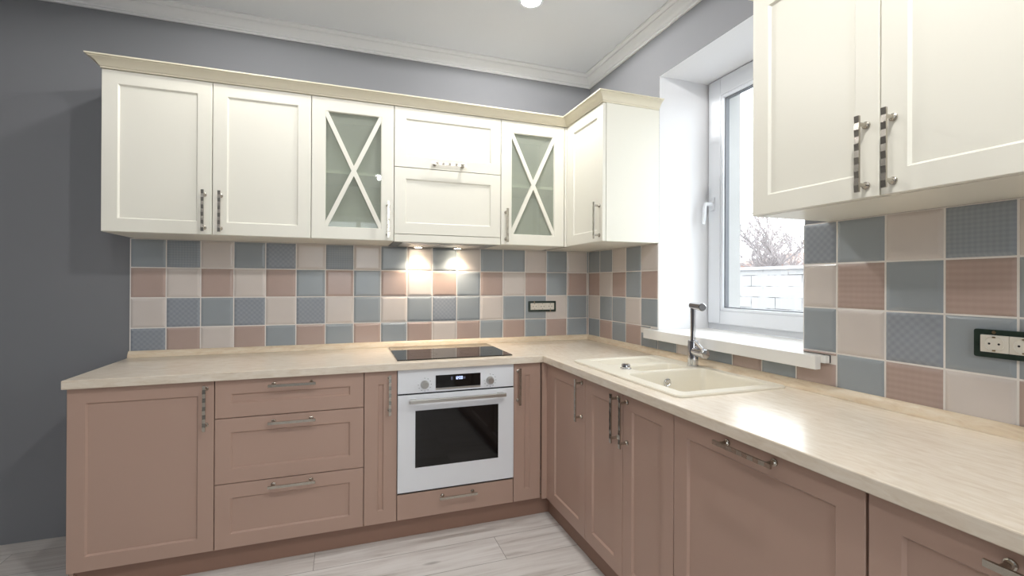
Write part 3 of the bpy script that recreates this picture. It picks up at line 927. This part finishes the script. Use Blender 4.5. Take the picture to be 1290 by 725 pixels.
# ------------------------------------------------------------------ tap
tx, ty = -.092, -1.134
t = thing('tap', 'chrome mixer tap with side lever standing behind the sink', 'tap', (tx, ty, CT1 + .0085))
bm = bmesh.new(); lathe(bm, (0, 0, 0), (0, 0, 1), [(0, .0245), (.004, .0245), (.005, .0225), (.112, .0225), (.116, .021), (.117, .015)], 28)
obj('body', bm, M['chrome'], t, autosmooth=40)
dv = Vector((math.cos(math.radians(262)), math.sin(math.radians(262)), 0))
bm = bmesh.new()
lathe(bm, Vector((0, 0, .068)) + dv * .012, dv + Vector((0, 0, -.03)), [(0, .019), (.072, .0205), (.073, .0195), (.084, .0195), (.086, .018), (.0865, .002)], 24)
obj('mixer_barrel', bm, M['chrome'], t, autosmooth=40)
bm = bmesh.new()
tube(bm, [Vector((0, 0, .112)) + dv * .004, Vector((0, 0, .104)) + dv * .03, Vector((0, 0, .088)) + dv * .062, Vector((0, 0, .082)) + dv * .078], [.010, .0085, .0085, .008], 12)
obj('lever', bm, M['chrome'], t, autosmooth=40)
bm = bmesh.new()
tube(bm, [(0, 0, .117), (0, 0, .215), (0, 0, .250), (0, 0, .262)], [.0115, .0115, .0125, .0125], 20)
obj('spout', bm, M['chrome'], t, autosmooth=40)
ds_ = Vector((math.cos(math.radians(250)), math.sin(math.radians(250)), -.02))
bm = bmesh.new()
lathe(bm, Vector((0, 0, .273)) - ds_ * .014, ds_, [(0, .012), (.002, .0155), (.11, .0175), (.118, .0175), (.120, .0155), (.1185, .014)], 24)
sp = obj('spray_head', bm, M['chrome'], t, autosmooth=40)
bm = bmesh.new(); lathe(bm, Vector((0, 0, .273)) + ds_ * .1048, ds_, [(0, .0138), (.0008, .0135)], 20); obj('spray_face', bm, M['gasket'], sp)

# ------------------------------------------------------------------ sockets (frames with the cover plates off)
def socket(label, loc, rz, w, h, modules, holes='pair'):
    t = thing('power_socket', label, 'socket', loc, rz)
    bm = bmesh.new()
    # frame ring
    o = rrect(-w / 2, w / 2, -h / 2, h / 2, .005, 3); i = rrect(-w / 2 + .013, w / 2 - .013, -h / 2 + .0135, h / 2 - .0135, .003, 3)
    def lv(pts, y): return [bm.verts.new((a, y, b)) for a, b in pts]
    A, B, C, D = lv(o, 0), lv(o, -.009), lv(i, -.009), lv(i, 0)
    bridge(bm, A, B); bridge(bm, B, C); bridge(bm, C, D); bridge(bm, D, A)
    obj('mounting_frame', bm, M['socket_frame'], t)
    iw, ih = w - .027, h - .028
    mw = iw / modules
    for k in range(modules):
        cx = -iw / 2 + mw * (k + .5)
        bm = bmesh.new(); box(bm, cx - mw / 2 + .0004, cx + mw / 2 - .0004, -.011, -.001, -ih / 2, ih / 2)
        m = obj('socket_insert', bm, M['socket_white'], t, bevel=.001)
        rr = min(mw, ih) * .46
        bm = bmesh.new(); lathe(bm, (cx, -.0112, 0), (0, -1, 0), [(0, rr), (.0018, rr), (.0022, rr * .94), (.0004, rr * .9), (.0003, .001)], 28)
        obj('socket_well', bm, M['socket_white'], m, autosmooth=40)
        for s in (-1, 1):
            bm = bmesh.new()
            lathe(bm, (cx + s * min(.0095, mw * .2), -.0117, 0), (0, -1, 0), [(0, .0026), (.0004, .0026)], 12)
            obj('pin_hole', bm, M['hole'], m)
        for s in (-1, 1):
            bm = bmesh.new()
            box(bm, cx - .003, cx + .003, -.0135, -.0116, s * rr * .84 - .0018, s * rr * .84 + .0018)
            obj('earth_clip', bm, M['socket_metal'], m)
    for a, b in ((-.058 if w > .17 else -.03, h / 2 - .0065), (.058 if w > .17 else .03, -h / 2 + .0065)):
        bm = bmesh.new(); lathe(bm, (a, -.0092, b), (0, -1, 0), [(0, .0042), (.001, .004)], 12)
        obj('frame_screw', bm, M['socket_metal'], t)
socket('triple power socket in a dark frame on the tiles near the corner', (-.357, -.0098, 1.0835), 0, .196, .071, 3)
socket('dark framed power socket on the blue tile right of the window', (-.0098, -2.2065, 1.085), RZ, .197, .072, 3)

# ------------------------------------------------------------------ ceiling downlights
def downlight(x, y, label, group=None, power=40, vis=True):
    t = thing('ceiling_lamp', label, 'lamp', (x, y, H), 0, group)
    bm = bmesh.new(); lathe(bm, (0, 0, -.0003), (0, 0, -1), [(0, .062), (.003, .062), (.005, .057), (.003, .049), (.001, .048)], 28, cap=False)
    obj('trim_ring', bm, M['pvc'], t, autosmooth=40)
    bm = bmesh.new(); lathe(bm, (0, 0, -.0008), (0, 0, -1), [(0, .0485), (.002, .048)], 28); obj('lens', bm, M['lamp_on'], t)
    L = bpy.data.lights.new('downlight', 'SPOT'); L.energy = power; L.spot_size = math.radians(178); L.spot_blend = .12
    L.shadow_soft_size = .03; L.color = (1.0, .985, .955)
    lo = bpy.data.objects.new('downlight_beam', L); lo.location = (0, 0, -.035); link(lo, t)
    return t
P0 = 17
downlight(-.715, -.69, 'recessed ceiling downlight near the room corner at the top edge', power=23)
gl = 'ceiling downlights out of frame'
for x, y, pw in ((-2.0, -.69, 9), (-.95, -2.5, 34), (-2.0, -2.5, 13), (-3.6, -2.5, 9), (-1.17, -4.2, 20), (-3.6, -4.2, 6)):  # mostly added room light; a wall shadow and a glass reflection place the others
    downlight(x, y, 'unseen ceiling downlight, from a set partly added to light the room', gl, pw)

for hx in HL:
    L = bpy.data.lights.new('hood_beam', 'SPOT'); L.energy = 7; L.spot_size = math.radians(120); L.spot_blend = .9
    L.shadow_soft_size = .015; L.color = (1.0, .84, .66)
    lo = bpy.data.objects.new('hood_beam', L); lo.location = (hx + x0 * 0 - 1.347, -.072, UZ0 - .014); link(lo)

# ------------------------------------------------------------------ outside
bm = bmesh.new(); box(bm, WT + .02, 30, -20, 30, -.6, -.4); struct('ground', bm, M['snow'])
bm = bmesh.new(); box(bm, 5.6, 5.85, -6, 14, -.4, 1.50)
o = thing('garden_wall', 'white painted block wall outside the window', 'wall', (5.7, 4, -.4))
ob = obj('masonry', bm, M['blocks'], o); ob.matrix_parent_inverse = Matrix.Translation((-5.7, -4, .4))
bm = bmesh.new(); box(bm, 5.55, 5.9, -6, 14, 1.501, 1.555)
ob = obj('coping', bm, M['snow'], o); ob.matrix_parent_inverse = Matrix.Translation((-5.7, -4, .4))
bm = bmesh.new()
v = [bm.verts.new(p) for p in ((22.0, 15.5, 2.0), (22.0, 21, 2.0), (22.0, 21, 2.5), (22.0, 15.5, 2.5), (26, 15.5, 2.0), (26, 21, 2.0), (26, 21, 3.3), (26, 15.5, 3.3))]
for f in ((0, 1, 2, 3), (4, 7, 6, 5), (3, 2, 6, 7), (0, 3, 7, 4), (1, 5, 6, 2), (0, 4, 5, 1)): bm.faces.new([v[i] for i in f])
box(bm, 22.2, 25.8, 15.8, 20.7, -.4, 2.0)
tag(obj('shed', bm, M['rust']), 'low shed with rusty roof beyond the block wall', 'shed')
def tree(x, y, h, label, seed):
    rnd = random.Random(seed)
    bm = bmesh.new()
    def branch(p, d, L, r, depth):
        pts = [p]; dd_ = d.copy()
        n = 5
        for k in range(n):
            dd_ = (dd_ + Vector((rnd.uniform(-.22, .22), rnd.uniform(-.22, .22), rnd.uniform(-.08, .14)))).normalized()
            pts.append(pts[-1] + dd_ * L / n)
        tube(bm, pts, [r * (1 - .55 * k / n) for k in range(n + 1)], 5 if depth else 8, cap=False)
        if depth >= 4: return
        for k in range(5 if depth < 3 else 4):
            i = rnd.randint(2, n)
            a = rnd.uniform(0, 2 * PI)
            nd = (dd_ * .75 + Vector((math.cos(a), math.sin(a), rnd.uniform(-.1, .6))) * .85).normalized()
            branch(pts[i], nd, L * rnd.uniform(.55, .8), r * .56, depth + 1)
    branch(Vector((0, 0, 0)), Vector((0, 0, 1)), h * .36, .085, 0)
    o = obj('bare_tree', bm, M['bark'], autosmooth=60); o.location = (x, y, -.4)
    tag(o, label, 'tree', 'bare trees')
tree(8.9, 6.4, 4.7, 'leafless tree nearest behind the block wall outside the window', 4)
tree(13.6, 9.3, 6.0, 'leafless tree in the middle distance beside the cabinet edge', 5)
tree(17.7, 15.9, 7.5, 'leafless tree standing furthest behind the block wall', 9)

# ------------------------------------------------------------------ world
wd = bpy.data.worlds.new('overcast'); SC.world = wd; wd.use_nodes = True
bg = wd.node_tree.nodes['Background']; bg.inputs[0].default_value = (.90, .95, 1.0, 1); bg.inputs[1].default_value = 5.8
for loc, rot, sx, sy in (((WT + .01, (WY0 + WY1) / 2, (WZ0 + WZ1) / 2), (0, PI / 2, 0), 1.404, .844), (((FW[0] + FW[1]) / 2, YF - .21, (FW[2] + FW[3]) / 2), (PI / 2, 0, 0), 1.4, 1.25)):
    L = bpy.data.lights.new('daylight_portal', 'AREA'); L.shape = 'RECTANGLE'; L.size = sx; L.size_y = sy
    L.cycles.is_portal = True
    lo = bpy.data.objects.new('daylight_portal', L); lo.location = loc; lo.rotation_euler = rot; link(lo)

# ------------------------------------------------------------------ camera
cam = bpy.data.cameras.new('camera'); co = bpy.data.objects.new('camera', cam); link(co)
th, pit, rol = .3422, .0018, .0042
F = Vector((math.sin(th) * math.cos(pit), math.cos(th) * math.cos(pit), math.sin(pit)))
R0 = Vector((math.cos(th), -math.sin(th), 0)); U0 = R0.cross(F)
R = R0 * math.cos(rol) + U0 * math.sin(rol); U = U0 * math.cos(rol) - R0 * math.sin(rol)
mw = Matrix((R, U, -F)).transposed().to_4x4(); mw.translation = (-1.5838, -2.8611, 1.235)
co.matrix_world = mw
cam.sensor_fit = 'HORIZONTAL'; cam.sensor_width = 36; cam.lens = 588.19 * 36 / 1290
cam.shift_y = -6.9752 / 1290
cam.clip_start = .02
SC.camera = co
SC.view_settings.view_transform = 'Standard'; SC.view_settings.look = 'None'
SC.view_settings.gamma = 1; SC.view_settings.use_curve_mapping = False
SC.view_settings.exposure = 0.25
